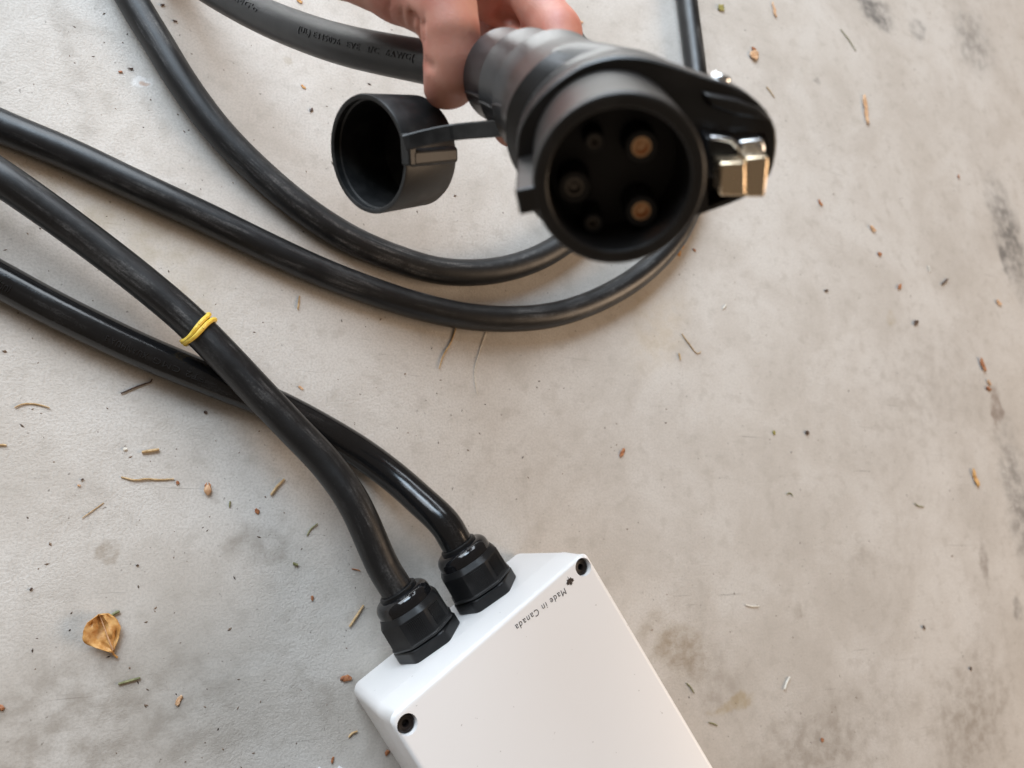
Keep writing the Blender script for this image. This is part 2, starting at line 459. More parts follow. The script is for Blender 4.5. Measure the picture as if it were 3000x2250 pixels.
for (sx, sy) in ((1705, 1661), (1191, 2121)):
    p = FL(sx, sy, BH - .0015)
    RS = .0045
    V, Fc = capped(p - zz * .012, zz, u, [(0, RS + .0004), (.010, RS + .0004), (.0145, RS + .0010)], 36)
    cut(lid, mesh_obj('cutter', V, Fc, None))
    V, Fc = lathe(p, zz, u, [(-.0085, RS), (-.0018, RS), (-.0009, RS - .0005), (-.0009, RS - .0010), (-.0017, RS - .0013), (-.0018, .0019), (-.0048, .0017)], 36, closed=False)
    s_ = mesh_obj('screw', V, Fc + [tuple(range(36))[::-1]], M['screw'], box, sharp=40)
    st = star(p - zz * .0047, .0010, .0020, 6)
    V, Fc = loft([st, [q + zz * .0003 for q in st]]); mesh_obj('drive_recess', V, Fc, M['core'], s_, False)

# printed words and maple leaf on the lid
V, Fc = text_mesh('Made in Canada', .0042, 0, 1.22, 0.0)
xa = min(p.x for p in V); xb = max(p.x for p in V)
pa = FL(1653, 1722, BH); pb = FL(1508, 1832, BH)
dirx = (pb - pa); ln = dirx.length; dirx.normalize(); diry = Vector((0, 0, 1)).cross(dirx)
kx = ln / (xb - xa)
V = [pa + dirx * ((p.x - xa) * kx + p.y * .12) + diry * (p.y * 1.25) + zz * .00012 for p in V]
mesh_obj('lettering', V, Fc, M['ink'], box, False)
leaf = [(0, 1), (.17, .68), (.38, .80), (.30, .34), (.56, .60), (.64, .42), (.95, .48), (.83, .20), (1.0, .08), (.52, -.32), (.58, -.52), (.06, -.44), (.05, -.95)]
leaf += [(-x, y) for x, y in reversed(leaf[1:])]
pl = FL(1669, 1702, BH)
bm = bmesh.new()
vs = [bm.verts.new(pl + dirx * (x * .0029) + diry * (y * .0029) + zz * .00012 - base(box)) for x, y in leaf]
f0 = bm.faces.new(vs); bmesh.ops.triangulate(bm, faces=[f0])
me = bpy.data.meshes.new('maple_leaf_print'); bm.to_mesh(me); bm.free(); me.materials.append(M['ink'])
ml = bpy.data.objects.new('maple_leaf_print', me); COL.objects.link(ml); ml.parent = box

# cable glands on the end face
vout = -v
endp = B0 + v * .0006
def gland_spot(px, py):
    p = ONPLANE(px, py, endp, vout); return p
G = []
for (gx, gz) in ((.0485, .0375), (.0940, .0375)):
    c = B0 + u * gx + zz * gz
    g = lathe(c, vout, zz, [(-.002, .0130), (.040, .0130)], 24, closed=False)
    def hexring(s, R, n, ph=0.0, rnd=0.0):
        out = []
        for k in range(72):
            a = 2 * math.pi * k / 72; seg = 2 * math.pi / n
            q = ((a - ph) % seg) - seg / 2
            r = min(R / math.cos(q), (R / math.cos(seg / 2)) * (1 - rnd))
            out.append(c + vout * s + (zz * math.cos(a) + u * math.sin(a)) * r)
        return out
    V, Fc = capped(c, vout, zz, [(-.004, .0125), (.010, .0125), (.0215, .0125)], 40)
    gl = mesh_obj('cable_gland', V, Fc, M['gland'], box)
    V, Fc = loft([hexring(-.0005, .0186, 6, .26, .03), hexring(.0062, .0186, 6, .26, .03), hexring(.0072, .0178, 6, .26, .03), hexring(.0073, .0140, 6, .26, .2)])
    bevel(mesh_obj('lock_nut', V, Fc, M['gland'], gl, sharp=25), .0004, 2)
    V, Fc = loft([hexring(.0080, .0150, 8, .1, .06), hexring(.0080, .0196, 8, .1, .03), hexring(.0092, .0200, 8, .1, .03), hexring(.0098, .0192, 8, .1, .012), hexring(.0235, .0190, 8, .1, .012), hexring(.0270, .0174, 8, .1, .05), hexring(.0276, .0140, 8, .1, .08)])
    nut = mesh_obj('dome_nut', V, Fc, M['gland'], gl, sharp=22)
    prof = [(.0260, .0140), (.0270, .0172)] + [(.0296 + .0056 * math.sin(math.radians(a)), .0128 + .0044 * math.cos(math.radians(a))) for a in range(-10, 91, 10)] + [(.0352, .0112), (.0330, .0104)]
    V, Fc = lathe(c, vout, zz, prof, 56, closed=False); mesh_obj('dome', V, Fc, M['gland_gloss'], gl, sharp=50)
    V, Fc = lathe(c, vout, zz, [(.0320, .0116), (.0370, .0115), (.0374, .0110), (.0374, .0097), (.0320, .0094)], 48); mesh_obj('seal', V, Fc, M['gland'], gl, sharp=50)
    # grip ribs on two faces
    for face in (2, 4, 7, 0):
        am = .1 + (face + .5) * 2 * math.pi / 8
        rd = zz * math.cos(am) + u * math.sin(am); tg = vout.cross(rd)
        Rs = [obox(c + vout * .0166 + rd * .0192 + tg * (q * .00105), tg, rd, vout, .00055, .0007, .0110) for q in range(-4, 5)]
        V, Fc = join(*Rs); mesh_obj('grip_ribs', V, Fc, M['gland'], gl, False)
    G.append(c)

# ------------------------------------------------------------------ cables
CR = .00955
def cable(name, pts, mat, label, r=CR, group='black cables'):
    path = catmull(pts, .003)
    V, Fc, UV = tube(path, r, 30)
    o = mesh_obj(name, V, Fc, mat, None, origin=path[0] * 1.0, uv=UV, sharp=60)
    props(o, label, 'cable', group)
    return o, path
def px_path(L, r=CR):
    """pixels of the centre line; (x, y) lies on the floor, (x, y, h) is h above lying"""
    return [FL(q[0], q[1], r + .0001 + (q[2] if len(q) > 2 else 0)) for q in L]
K = 3000 / 2212
def D(L): return [(q[0] * K, q[1] * K) + tuple(q[2:]) for q in L]
cB, pB = cable('charging_cable', px_path(D([(215, -150), (250, -70), (287, 2), (340, 90), (402, 190), (474, 285), (562, 374), (660, 455), (760, 518), (865, 562), (950, 585), (1040, 588), (1120, 573), (1195, 540), (1268, 480), (1310, 390), (1312, 280), (1280, 160), (1216, 55), (1150, -30), (1060, -120)])),
    M['cable_dusty'], 'dusty black cable bending from the top edge down behind the connector, above the others')
cC, pC = cable('charging_cable', px_path(D([(-240, 175), (-110, 222), (0, 272), (150, 334), (300, 404), (450, 473), (600, 545), (700, 590), (800, 628), (900, 660), (1000, 682), (1100, 689), (1200, 679), (1300, 644), (1390, 588), (1465, 505), (1506, 400), (1514, 280), (1503, 150), (1489, 40), (1478, -40), (1450, -160)])),
    M['cable'], 'black cable lying from the left edge, looping under the connector')
gD, gE = G
def from_gland(c, L, r):
    out = [c + vout * s for s in (.012, .038, .052)]
    return out + L
cE, pE = cable('charging_cable', from_gland(gE, px_path(D([(905, 1078, .016), (850, 1030, .006), (780, 978), (700, 930), (600, 878), (480, 829), (400, 797), (300, 755), (200, 708), (100, 658), (0, 604), (-120, 540), (-260, 470)]), .0099), .0099),
    M['cable_gloss'], 'glossy black cable from the right gland, passing underneath the banded cable', .0099)
cD, pD = cable('charging_cable', from_gland(gD, px_path(D([(762, 1082, .028), (703, 1000, .0245), (632, 925, .0225), (556, 845, .0215), (480, 765, .0205), (400, 686, .019), (300, 602, .019), (200, 525, .020), (100, 452, .022), (0, 383, .024), (-130, 300, .022), (-300, 200, .004)])), CR),
    M['cable'], 'black cable from the left gland with a yellow rubber band, crossing over another')
cA, pA = cable('charging_cable', [PX(1388, 205, .307), PX(1310, 194, .318), PX(1240, 181, .327), PX(1020, 136, .352), PX(860, 84, .377), PX(723, 24, .401), PX(560, -70, .43), PX(380, -200, .465), FL(160, -380, CR + .002), FL(-100, -560, CR)],
    M['cable'], 'black cable with moulded lettering running from the held handle to the upper left')

def arclen(path):
    s = [0.0]
    for i in range(1, len(path)): s.append(s[-1] + (path[i] - path[i - 1]).length)
    return s
def nearest_s(path, px, py):
    best = (1e9, 0); s = arclen(path)
    for i, p in enumerate(path):
        c = RW.transposed() @ (p - CAM); x = 1500 + F_PX * c.x / -c.z; y = 1125 - F_PX * c.y / -c.z
        d = (x - px) ** 2 + (y - py) ** 2
        if d < best[0]: best = (d, s[i])
    return best[1]
def wrap_text(body, path, r, parent, p0, p1, size, theta, flip=False, h=.00022):
    """moulded lettering between two photo points along a cable"""
    V, Fc = text_mesh(body, size, .00025, 1.15)
    xa = min(p.x for p in V); xb = max(p.x for p in V)
    s0 = nearest_s(path, *p0); s1 = nearest_s(path, *p1); S_ = arclen(path); sg = 1 if s1 > s0 else -1
    out = []
    for p in V:
        s = s0 + (s1 - s0) * (p.x - xa) / (xb - xa)
        i = min(max(1, int(np.searchsorted(S_, s))), len(path) - 1)
        f = (s - S_[i - 1]) / max(1e-9, S_[i] - S_[i - 1])
        c = path[i - 1].lerp(path[i], f)
        tg = lambda k: (path[min(k + 2, len(path) - 1)] - path[max(k - 2, 0)]).normalized()
        T = tg(i - 1).lerp(tg(i), f).normalized() * sg
        e1 = (CAM - c); e1 = (e1 - T * e1.dot(T)).normalized(); e2 = e1.cross(T)
        th = theta + (p.y - size * .35) / r
        out.append(c + (e1 * math.cos(th) + e2 * math.sin(th)) * (r + h * .3 + p.z))
    mesh_obj('lettering', out, Fc, M['emboss'], parent, False)
# ------------------------------------------------------------------ moulded lettering
wrap_text('(UL) E345096  EVE  3/C  6AWG(', pA, CR, cA, (925, 100), (1262, 178), .0040, .10)
wrap_text("VW-1 CMG'o", pA, CR, cA, (640, -10), (798, 62), .0046, .22)
wrap_text('XUANHUA 3', pE, .0099, cE, (432, 1060), (318, 1000), .0048, .18)
wrap_text('FT2 CMG', pE, .0099, cE, (600, 1130), (447, 1068), .0048, .20)
wrap_text('(UL)', pE, .0099, cE, (52, 845), (10, 822), .0048, .25)

# rubber band round cable D
i0 = min(range(len(pD)), key=lambda i: (RW.transposed() @ (pD[i] - CAM) - ray(568, 958) * .39).length)
c = pD[i0]; T = (pD[i0 + 1] - pD[i0 - 1]).normalized()
band = thing('rubber_band', c, 'yellow rubber band wound twice round the black cable', 'rubber band')
e1 = (zz - T * zz.dot(T)).normalized(); e2 = T.cross(e1)
for j, (off, amp, ph) in enumerate(((-.0016, .0016, 2.9), (.0016, .0030, 2.5))):
    P = []
    for k in range(49):
        a = 2 * math.pi * k / 48
        P.append(c + T * (off + amp * math.cos(a - ph) + .0004 * math.sin(3 * a + j)) + (e1 * math.cos(a) + e2 * math.sin(a)) * (CR + .0009 + .0002 * math.sin(2 * a + j)))
    V, Fc, UV = tube(P, .00135, 10, cap=False)
    mesh_obj('loop', V, Fc, M['band'], band)
P = [FL(530, 995, .026), FL(537, 1003, .0255), FL(545, 1006, .025)]
V, Fc, UV = tube(P, [.0012, .0014, .0008], 10); mesh_obj('knot', V, Fc, M['band'], band)

# ------------------------------------------------------------------ charging connector
P0 = PX(1813, 537, .180)                                # centre of the barrel's front rim
C0 = PX(1782, 442, .2085)                               # centre of the collar plane
ax = (C0 - P0).normalized()                             # away from the camera
right = RW @ Vector((1, 0, 0)); upv = RW @ Vector((0, 1, 0))
ur = (right - ax * right.dot(ax)).normalized(); uu = (upv - ax * upv.dot(ax)).normalized(); uu = (uu - ur * uu.dot(ur)).normalized()
BLEN = (C0 - P0).length
conn = thing('charging_connector', C0, 'black vehicle charging connector with round socket held up close to camera', 'connector')
RB = .0219
V, Fc = lathe(P0, ax, ur, [(0, .0184), (0, RB - .0006), (.0006, RB), (BLEN + .002, RB + .0002), (BLEN + .002, .0178), (.0215, .0176), (.0006, .0180)], 80)
barrel = mesh_obj('barrel', V, Fc, M['conn'], conn, sharp=40); bevel(barrel, .0005, 2)
kd = (ONPLANE(1539, 590, P0, ax) - P0).normalized(); kt = ax.cross(kd)
V, Fc = obox(P0 + kd * .0235 + ax * (BLEN / 2 + .0002), kd, kt, ax, .0056, .0068, BLEN + .0002)
bevel(mesh_obj('key_rib', V, Fc, M['conn'], barrel), .0006, 2)
V, Fc = capped(P0 + ax * .0215, ax, ur, [(0, .0177), (.0040, .0177)], 64)
core = mesh_obj('insulator', V, Fc, M['core'], conn)
SD = .0095
for (x, y, r) in ((1880, 432, .0044), (1880, 620, .0044), (1683, 550, .0044), (1738, 655, .0027), (1742, 418, .0027)):
    p = ONPLANE(x, y, P0 + ax * SD, ax)
    V, Fc = lathe(p, ax, ur, [(0, r * .62), (0, r * .92), (.0004, r), (.0125, r * 1.06), (.0125, r * .60)], 36)
    sk = mesh_obj('socket', V, Fc, M['core'], core, sharp=40)
    ri = r * .60
    V, Fc = lathe(p + ax * .0012, ax, ur, [(0, ri * .99), (0, ri * .80), (.0100, ri * .80), (.0100, ri * .99)], 28)
    mesh_obj('contact', V, Fc, M['copper'], sk, sharp=40) if False else None
    V, Fc = lathe(p + ax * .0012, ax, ur, [(-.0006, ri * .97), (-.0006, ri * .72), (.0022, ri * .60), (.0026, 0.0001)], 28, closed=False)
    mesh_obj('contact', V, Fc, M['copper'] if r > .003 and x > 1700 else M['dull_pin'], core, sharp=40)
p = ONPLANE(1805, 672, P0 + ax * .019, ax)
V, Fc = obox(p, ur, uu, ax, .0085, .0011, .006); mesh_obj('rib', V, Fc, M['core'], core, False)

# housing: traced collar outline on the collar plane, lofted back into the handle
outl = [(1510, 450), (1517, 385), (1544, 330), (1580, 285), (1628, 240), (1700, 192), (1760, 172), (1816, 163), (1880, 168), (1941, 182), (2000, 202), (2052, 223),
        (2110, 240), (2164, 256), (2217, 292), (2250, 330), (2276, 365), (2281, 400), (2274, 455), (2262, 510), (2244, 548), (2186, 580), (2110, 608), (2034, 634),
        (1990, 655), (1930, 695), (1860, 722), (1780, 733), (1700, 720), (1620, 680), (1560, 620), (1525, 550), (1512, 500)]
O3 = [ONPLANE(x, y, C0, ax) for x, y in outl]
O2 = [((p - C0).dot(ur), (p - C0).dot(uu)) for p in O3]
NS = 96
def polar(poly):
    out = []
    for k in range(NS):
        a = 2 * math.pi * k / NS; dx, dy = math.cos(a), math.sin(a); best = 0
        for i in range(len(poly)):
            (x1, y1), (x2, y2) = poly[i], poly[(i + 1) % len(poly)]
            ex, ey = x2 - x1, y2 - y1; den = dx * ey - dy * ex
            if abs(den) < 1e-12: continue
            t_ = (x1 * ey - y1 * ex) / den; s_ = (x1 * dy - y1 * dx) / den
            if t_ > 0 and -1e-6 <= s_ <= 1 + 1e-6: best = max(best, t_)
        out.append(best)
    sm = list(out)
    for _ in range(2): sm = [(sm[k - 1] + 2 * sm[k] + sm[(k + 1) % NS]) / 4 for k in range(NS)]
    return sm
R0 = polar(O2)
HP = [C0, PX(1690, 350, .234), PX(1613, 285, .255), PX(1562, 260, .266), PX(1472, 222, .287), PX(1428, 209, .2975)]
def ring(c, axis, rr, shrink=0.0):
    a, e1, e2 = frame(axis, ur); e2 = a.cross(e1)
    e2 = uu - a * uu.dot(a); e2 = (e2 - e1 * e2.dot(e1)).normalized()
    return [c + (e1 * math.cos(2 * math.pi * k / NS) + e2 * math.sin(2 * math.pi * k / NS)) * (max(.001, (rr[k] if hasattr(rr, '__len__') else rr) - shrink)) for k in range(NS)]
def blend(t_, r): return [R0[k] * (1 - t_) + r * t_ for k in range(NS)]
cen = catmull(HP, .0006); cs = arclen(cen); tot = cs[-1]
def cpt(q): return cen[min(range(len(cs)), key=lambda i: abs(cs[i] - q))]
def ctan(q): return (cpt(q + .003) - cpt(q - .003)).normalized()
hs = [ring(C0, ax, R0, .006), ring(C0, ax, R0, .0006), ring(C0 + ax * .0006, ax, R0, 0), ring(C0 + ax * .008, ax, R0, -.0002), ring(C0 + ax * .014, ax, R0, .0006),
      ring(C0 + ax * .019, ax, blend(.25, .0265))] + [ring(cpt(q), ax.lerp(ctan(q), w_).normalized(), blend(w_, .0236 - max(0, q - .026) * .05)) for q, w_ in ((.026, .55), (.033, .85), (.040, 1.0), (.046, 1.0))]
V, Fc = loft(hs); housing = mesh_obj('housing', V, Fc, M['conn'], conn, sharp=40)
cq = [ONPLANE(x, y, C0, ax) for x, y in ((2062, 384), (2240, 392), (2247, 420), (2236, 520), (2190, 560), (2075, 606))]
V, Fc = prism([q - ax * .004 for q in cq], ax * .016); cut(housing, mesh_obj('cutter', V, Fc, None))
# handle: overlapping segments
hsec = []
st0 = next(i for i, s in enumerate(cs) if s > .040)
steps = [.0585, .080, .101]
def hr(s):
    r = .0216 - (s - .045) * .110
    for q in steps:
        if -.018 < s - q <= 0: r += .0024 * (1 + (s - q) / .018) ** 1.6      # each segment flares before its step
    return r
for i in range(st0, len(cen)):
    T = (cen[min(i + 3, len(cen) - 1)] - cen[max(i - 3, 0)]).normalized()
    hsec.append(ring(cen[i], T, hr(cs[i])))
V, Fc = loft(hsec); handle = mesh_obj('handle', V, Fc, M['handle'], conn, sharp=28)
# seam line along the camera side of the handle
seam = []
for i in range(st0 + 8, len(cen), 3):
    T = (cen[min(i + 3, len(cen) - 1)] - cen[max(i - 3, 0)]).normalized()
    e = (CAM - cen[i]); e = (e - T * e.dot(T)).normalized(); e_ = T.cross(e)
    a_ = .62; q = e * math.cos(a_) + e_ * math.sin(a_)
    if q.dot(upv) > 0: q = e * math.cos(a_) - e_ * math.sin(a_)
    seam.append(cen[i] + q * (hr(cs[i]) + .0002))
V, Fc, _ = tube(seam, .00055, 8); mesh_obj('seam', V, Fc, M['handle'], handle)
# strain relief with ribs
sr = [p for p in pA if 0 <= nearest_s([p], 0, 0) <= 1][:1]
AL = arclen(pA); P_ = []; R_ = []
for i, p in enumerate(catmull([PX(1430, 209, .2970)] + pA[:6], .0004)):
    s = i * .0004
    if s > .034: break
    P_.append(p); R_.append((.0128 - s * .060) * (1.0 if (s % .0038) < .0022 else .86))
V, Fc, _ = tube(P_, R_, 40); mesh_obj('strain_relief', V, Fc, M['handle'], conn, sharp=30)
# raised wedge on the hood
wq = [ONPLANE(x, y, C0, ax) for x, y in ((2046, 262), (2150, 283), (2222, 312), (2266, 352), (2140, 334), (2066, 306))]
lo = [q + ax * .0005 for q in wq]; hi = [q - ax * .0036 for q in wq]; hc = sum(hi, Vector()) / 6; hi = [hc + (q - hc) * .86 for q in hi]
V, Fc = loft([hi, lo]); bevel(mesh_obj('hood_wedge', V, Fc, M['conn'], housing), .0008, 3)
# metal latch: black arm and bright hook
LP = PX(2180, 520, .1935)
def quad(Q, p): return [ONPLANE(x, y, p, ax) for x, y in Q]
latch = bevel(mesh_obj('latch_hook', *prism(quad(((2184, 463), (2254, 458), (2242, 579), (2184, 579)), LP), ax * .0150), M['steel'], conn), .0008, 3)
bevel(mesh_obj('hook_tongue', *prism(quad(((2109, 478), (2186, 475), (2186, 576), (2108, 575)), LP - ax * .0006), ax * .0085), M['steel'], latch), .0008, 3)
bevel(mesh_obj('latch_arm', *prism(quad(((2070, 402), (2166, 418), (2184, 470), (2112, 520), (2072, 520)), LP + ax * .0086), ax * .011), M['gland'], latch), .0006, 2)
bevel(mesh_obj('arm_edge', *prism(quad(((2082, 398), (2150, 408), (2190, 455), (2182, 466), (2140, 419), (2082, 409)), LP + ax * .0080), ax * .004), M['pin_steel'], latch), .0004, 2)
bevel(mesh_obj('spring_plate', *prism(quad(((2166, 414), (2236, 407), (2244, 446), (2184, 452)), LP + ax * .0088), ax * .005), M['pin_steel'], latch), .0006, 2)
# hinge pin head on the hood's upper side
k_ = min(range(NS), key=lambda k: (ring(C0 + ax * .010, ax, R0)[k] - PX(2105, 218, .214)).length)
pp = ring(C0 + ax * .010, ax, R0)[k_]; nn = (ring(C0 + ax * .010, ax, R0)[(k_ + 1) % NS] - ring(C0 + ax * .010, ax, R0)[k_ - 1]).cross(ax).normalized()
if nn.dot(upv) < 0: nn = -nn
V, Fc = capped(pp - nn * .003, nn, ax, [(0, .0031), (.0036, .0031), (.0043, .0024)], 24); mesh_obj('hinge_pin', V, Fc, M['pin_steel'], conn, sharp=50)

# dust cap hanging on its strap
CC = PX(1077, 455, .300)
cb = (RW @ Vector((.628, .293, -.721))).normalized()
RC = .0243; CL = .0310
V, Fc = lathe(CC, cb, upv, [(0, RC - .0022), (-.0004, RC - .0016), (-.0004, RC - .0004), (.0006, RC), (CL - .003, RC - .0006), (CL - .0008, RC - .0016), (CL, RC - .004), (CL, .0001), (CL - .0025, .0001), (CL - .0025, RC - .0032), (.0035, RC - .0026), (.0030, RC - .0019)], 72)
cap = mesh_obj('dust_cap', V, Fc, M['cap'], conn, sharp=40)
# rib and bracket on the cap's side nearest the camera
_, ce1, ce2 = frame(cb, upv)
sd = PX(1265, 468, .280) - CC; sd = (sd - cb * sd.dot(cb)).normalized(); stn = cb.cross(sd)
V, Fc = obox(CC + sd * (RC + .0004) + cb * (CL / 2 - .001), sd, stn, cb, .0040, .0070, CL - .004); bevel(mesh_obj('cap_rib', V, Fc, M['gland'], cap), .0018, 4)
STS = (PX(1180, 432, .285) - CC).dot(stn)
V, Fc = obox(CC + sd * (RC - .0004) + stn * STS * .8 + cb * .0012, sd, stn, cb, .0052, .0125, .0042); bevel(mesh_obj('cap_lug', V, Fc, M['cap'], cap), .0008, 2)
# strap: flat band from the cap's lug to the collar
def depth(p): return -(RW.transposed() @ (p - CAM)).z
zl = depth(CC + sd * (RC + .003)); ze = depth(CC + sd * (RC + .003) + cb * CL)
SP = [PX(1186, 419, zl - .0005), PX(1230, 407, zl - .0010), PX(1310, 390, zl - .004), PX(1420, 379, .270), PX(1500, 374, .256), PX(1570, 374, .245)]
sp = catmull(SP, .0012); sl = arclen(sp); secs = []
for i, p in enumerate(sp):
    T = (sp[min(i + 1, len(sp) - 1)] - sp[max(i - 1, 0)]).normalized()
    nrm = (CAM - p); nrm = (nrm - T * nrm.dot(T)).normalized(); sdv = T.cross(nrm)
    w = .0031 - (.0003 if (sl[i] / sl[-1]) > .66 else 0) ; h = .0011 + (.0008 if (sl[i] / sl[-1]) > .66 else 0) + (.0006 if (sl[i] / sl[-1]) < .30 else 0)
    secs.append([p + sdv * (x * w) + nrm * (y * h) for x, y in ((-1, -1), (1, -1), (1, .7), (.82, 1), (-.82, 1), (-1, .7))])
V, Fc = loft(secs); mesh_obj('cap_strap', V, Fc, M['cap'], conn, sharp=25)

# ------------------------------------------------------------------ hand: one continuous surface from a blended distance field
def J(x, y, Z, r): return (PX(x, y, Z), r * .001)
chains = {
 'thumb': [J(930, -300, .325, 20), J(1000, -135, .312, 17), J(1170, -45, .296, 14.2), J(1300, 28, .286, 12.8), J(1318, 95, .285, 11.2), J(1328, 175, .287, 10.2), J(1330, 228, .290, 9.8), J(1318, 252, .293, 8.6)],
 'thumb_pad': [J(1304, 212, .292, 8.2), J(1290, 264, .297, 6.6)],
 'index': [J(1450, -140, .345, 13), J(1528, -50, .335, 12.0), J(1632, 96, .324, 10.6), J(1655, 230, .316, 9.6), J(1585, 345, .306, 8.8), J(1498, 373, .299, 8.0)],
 'middle': [J(1400, -140, .36, 13.5), J(1462, -62, .350, 13.0), J(1528, 66, .346, 10.6), J(1560, 200, .336, 9.8), J(1500, 285, .327, 9), J(1445, 262, .322, 8.2)],
 'ring': [J(1320, -150, .37, 13), J(1385, -60, .358, 12.6), J(1440, 60, .362, 10), J(1470, 178, .358, 9.4), J(1425, 235, .346, 8.5), J(1388, 215, .338, 7.8)],
 'pinky': [J(1240, -150, .38, 12), J(1310, -55, .366, 11), J(1350, 45, .372, 8.8), J(1365, 130, .368, 8), J(1330, 180, .352, 7.2)],
 'palm1': [J(1030, -420, .335, 24), J(1230, -245, .340, 20), J(1480, -110, .345, 14)],
 'palm2': [J(1040, -425, .350, 23), J(1200, -265, .362, 19), J(1380, -110, .362, 14)],
 'palm3': [J(1050, -440, .360, 20), J(1160, -250, .374, 17), J(1280, -110, .375, 13)],
 'web': [J(1080, -170, .325, 17), J(1280, -110, .330, 16), J(1440, -70, .338, 13)],
 'web2': [J(1400, -40, .330, 9), J(1450, 20, .340, 9)],
 'wrist': [J(1040, -425, .345, 27), J(960, -640, .325, 27), J(890, -840, .305, 29)],
}
allp = np.array([list(p) + [r] for c_ in chains.values() for p, r in c_])
lo_ = (allp[:, :3] - allp[:, 3:]).min(0) - .006; hi_ = (allp[:, :3] + allp[:, 3:]).max(0) + .006
VS = .00125
dims = np.ceil((hi_ - lo_) / VS).astype(int) + 1
gx, gy, gz = [(lo_[i] + VS * np.arange(dims[i])).astype(np.float32) for i in range(3)]
GX, GY, GZ = np.meshgrid(gx, gy, gz, indexing='ij')
def roundcone(a, b, ra, rb):
    a = np.array(a, np.float32); b = np.array(b, np.float32); ab = b - a; L2 = float(ab @ ab)
    x0, y0, z0 = GX - a[0], GY - a[1], GZ - a[2]
    t_ = np.clip((x0 * ab[0] + y0 * ab[1] + z0 * ab[2]) / L2, 0, 1)
    return np.sqrt((x0 - t_ * ab[0]) ** 2 + (y0 - t_ * ab[1]) ** 2 + (z0 - t_ * ab[2]) ** 2) - (ra + (rb - ra) * t_)
def smin(a, b, k):
    h = np.clip(.5 + .5 * (b - a) / k, 0, 1); return b + (a - b) * h - k * h * (1 - h)
def chain_field(ch, k):
    d = None
    for (p, r), (q, s) in zip(ch[:-1], ch[1:]):
        e = roundcone(p, q, r, s); d = e if d is None else smin(d, e, k)
    return d
fields = {n: chain_field(c_, .004) for n, c_ in chains.items()}
palm = fields['palm1']
for n in ('palm2', 'palm3', 'wrist'): palm = smin(palm, fields[n], .014)
palm = smin(palm, fields['web'], .010)
fing = fields['index']
for n in ('middle', 'ring', 'pinky'): fing = smin(fing, fields[n], .0022)
body = smin(palm, fing, .006)
body = smin(body, fields['web2'], .006)
th = smin(fields['thumb'], fields['thumb_pad'], .005)
fieldv = smin(body, th, .0035)
# skin creases carved as shallow grooves: around the thumb's joint and along the fingers' bends
def groove(P, r, depth):
    global fieldv
    P = [PX(*q) for q in P]
    for a, b in zip(P[:-1], P[1:]):
        d = roundcone(a, b, 0, 0)
        fieldv = fieldv + 1.6 * depth * np.exp(-(d / r) ** 2)
for P, r, dp in ((((1225, 0, .281), (1231, 60, .281), (1227, 100, .284), (1233, 140, .287)), .0016, .0012),
                 (((1204, -5, .283), (1210, 45, .282), (1203, 88, .287)), .0014, .0011),
                 (((1180, -20, .285), (1186, 25, .285), (1178, 68, .290)), .0013, .0009),
                 (((1150, -25, .287), (1150, 5, .287), (1140, 42, .292)), .0013, .0007),
                 (((1250, 30, .277), (1244, 70, .278), (1250, 118, .281)), .0013, .0008),
                 (((1252, 185, .285), (1262, 196, .281)), .0018, .0010),
                 (((1590, 10, .322), (1584, 60, .324), (1592, 108, .328)), .0020, .0020),
                 (((1470, 40, .334), (1520, 58, .334), (1575, 85, .334)), .0024, .0022),
                 (((1400, 70, .345), (1470, 88, .345)), .0024, .0016)):
    groove(P, r, dp)
def surface_nets(Fv):
    neg = Fv < 0; nx, ny, nz = Fv.shape
    cells = np.zeros((nx - 1, ny - 1, nz - 1), bool); first = neg[:-1, :-1, :-1]
    for i in (0, 1):
        for j in (0, 1):
            for k in (0, 1):
                cells |= neg[i:nx - 1 + i, j:ny - 1 + j, k:nz - 1 + k] != first
    ids = -np.ones(cells.shape, np.int64); ci = np.argwhere(cells); ids[cells] = np.arange(len(ci))
    acc = np.zeros((len(ci), 3)); cnt = np.zeros(len(ci)); cr = [(i, j, k) for i in (0, 1) for j in (0, 1) for k in (0, 1)]
    for a in range(8):
        for b in range(a + 1, 8):
            if sum(abs(cr[a][q] - cr[b][q]) for q in range(3)) != 1: continue
            ca, cb_ = np.array(cr[a]), np.array(cr[b])
            va = Fv[tuple((ci + ca).T)]; vb = Fv[tuple((ci + cb_).T)]
            m = (va < 0) != (vb < 0); t_ = np.where(m, va / np.where(m, va - vb, 1), 0)
            acc += np.where(m[:, None], ca + (cb_ - ca) * t_[:, None], 0); cnt += m
    Vt = (ci + acc / cnt[:, None]) * VS + lo_
    Q = []
    for axn in range(3):
        sl0 = [slice(None)] * 3; sl1 = [slice(None)] * 3; sl0[axn] = slice(0, -1); sl1[axn] = slice(1, None)
        e = np.argwhere(neg[tuple(sl0)] != neg[tuple(sl1)])
        o1, o2 = [q for q in range(3) if q != axn]
        e = e[(e[:, o1] > 0) & (e[:, o2] > 0) & (e[:, o1] < Fv.shape[o1] - 1) & (e[:, o2] < Fv.shape[o2] - 1)]
        d1 = np.zeros(3, int); d1[o1] = 1; d2 = np.zeros(3, int); d2[o2] = 1
        Q.append(np.stack([ids[tuple((e - d1 - d2).T)], ids[tuple((e - d2).T)], ids[tuple(e.T)], ids[tuple((e - d1).T)]], 1))
    Q = np.concatenate(Q); return Vt, Q[(Q >= 0).all(1)]
Vt, Q = surface_nets(fieldv)
del GX, GY, GZ, fields, body, th, palm, fing
hand = mesh_obj('hand', Vt, Q, M['skin'], None, origin=PX(1040, -425, .345), sharp=180)
sm = hand.modifiers.new('smooth', 'SMOOTH'); sm.factor = .5; sm.iterations = 1
props(hand, 'bare hand reaching in from the top edge, gripping the connector handle with the thumb across', 'hand')
